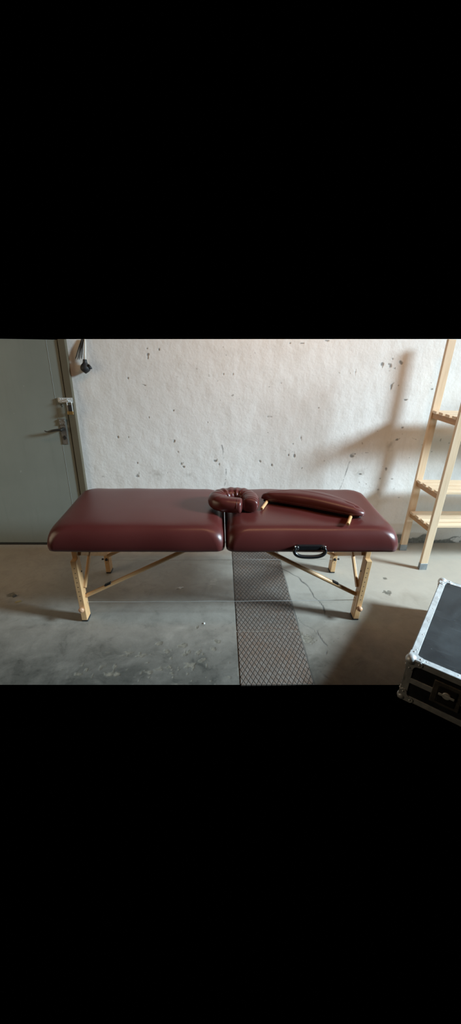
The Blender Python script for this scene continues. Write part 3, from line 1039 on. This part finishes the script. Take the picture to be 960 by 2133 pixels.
# ------------------------------------------------------------------ litter on the floor
def scrap(name, x, y, pts, h, m, label, cat):
    bm = bmesh.new()
    lo = [bm.verts.new((x + px, y + py, .0002)) for px, py in pts]
    hi = [bm.verts.new((x + px * .85, y + py * .85, h * (.7 + .6 * random.random()))) for px, py in pts]
    bm.faces.new(lo)
    c = bm.verts.new((x, y, h * 1.15))
    k = len(pts)
    for i in range(k):
        bm.faces.new((lo[i], lo[(i + 1) % k], hi[(i + 1) % k], hi[i]))
        bm.faces.new((hi[i], hi[(i + 1) % k], c))
    o = finish(name, bm, m)
    root_center(o, (x, y, 0))
    return tag(o, label, cat)
scrap('paint_flake', -.241, 2.067, [(-.022, -.012), (-.006, -.006), (.004, -.014), (.012, -.003), (.024, .004), (.020, .014), (.006, .008), (-.004, .012), (-.012, .002)], .003, M_FLAKE, 'white paint flake lying on the floor under the left half of the table', 'debris')
scrap('pebble', -.077, 1.729, [(-.006, -.003), (0, -.006), (.006, -.002), (.005, .005), (-.003, .006)], .006, M_FLAKE, 'tiny white stone on the floor left of the channel cover', 'debris')
scrap('dry_leaf', -1.186, 1.930, [(-.018, -.004), (-.004, -.010), (.012, -.004), (.022, .004), (.010, .012), (-.008, .008)], .005, M_STRAW, 'small dry yellow leaf on the floor below the door at left', 'leaf')
scrap('pebble', -1.235, 1.985, [(-.010, -.006), (0, -.012), (.010, -.004), (.012, .008), (-.004, .012)], .008, M_PEBBLE, 'small dark stone on the floor beside the dry yellow leaf', 'debris')

# ------------------------------------------------------------------ light: a window in the wall to the right, warm light overhead, an added fill lamp
def area(name, loc, target, sx, sy, power, color, spread=180):
    L = bpy.data.lights.new(name, 'AREA')
    L.shape = 'RECTANGLE'
    L.size, L.size_y = sx, sy
    L.energy = power
    L.color = color
    L.spread = math.radians(spread)
    o = bpy.data.objects.new(name, L)
    COL.objects.link(o)
    o.location = loc
    o.rotation_euler = (Vector(target) - Vector(loc)).to_track_quat('-Z', 'Y').to_euler()
    return o
wl = Vector((5.2, .6, 2.80))
az, el = math.radians(11), math.radians(-33)
wd = Vector((-math.cos(az) * math.cos(el), math.sin(az) * math.cos(el), math.sin(el)))
area('window_daylight', wl, wl + wd, .85, .85, 143, (.69, .885, 1.0), 76)
area('ceiling_light', (.65, 1.45, 2.72), (.65, 2.67, 1.30), 1.6, .32, 8.8, (1.0, .57, .29), 112)
area('left_fill', (-2.8, 1.3, 1.2), (-.2, 2.2, .3), 1.5, 1.5, 15, (1.0, .80, .54))  # unseen fill lamp added to lift the door and the floor under the table

w = bpy.data.worlds.new('World')
w.use_nodes = True
w.node_tree.nodes['Background'].inputs[0].default_value = (0, 0, 0, 1)
w.node_tree.nodes['Background'].inputs[1].default_value = 0
scene.world = w

# ------------------------------------------------------------------ camera: a phone held at eye height, tilted down
F, PITCH, YAW, ROLL, CH = 812.0, math.radians(24.0), math.radians(1.95), math.radians(-1.0), 1.45
fw = Vector((math.sin(YAW) * math.cos(PITCH), math.cos(YAW) * math.cos(PITCH), -math.sin(PITCH)))
rt = Vector((math.cos(YAW), -math.sin(YAW), 0))
dn = fw.cross(rt)
r2 = rt * math.cos(ROLL) + dn * math.sin(ROLL)
d2 = -rt * math.sin(ROLL) + dn * math.cos(ROLL)
cam = bpy.data.cameras.new('Camera')
cam.sensor_fit = 'HORIZONTAL'
cam.sensor_width = 36
cam.lens = F / 960 * 36
cam.clip_start = .05
co = bpy.data.objects.new('Camera', cam)
COL.objects.link(co)
up = -d2
bk = -fw
co.matrix_world = Matrix(((r2.x, up.x, bk.x, 0), (r2.y, up.y, bk.y, 0), (r2.z, up.z, bk.z, CH), (0, 0, 0, 1)))
scene.camera = co

scene.view_settings.view_transform = 'Standard'
scene.view_settings.look = 'None'
scene.view_settings.exposure = 0
scene.view_settings.gamma = 1
scene.view_settings.use_curve_mapping = False
scene.cycles.use_denoising = True
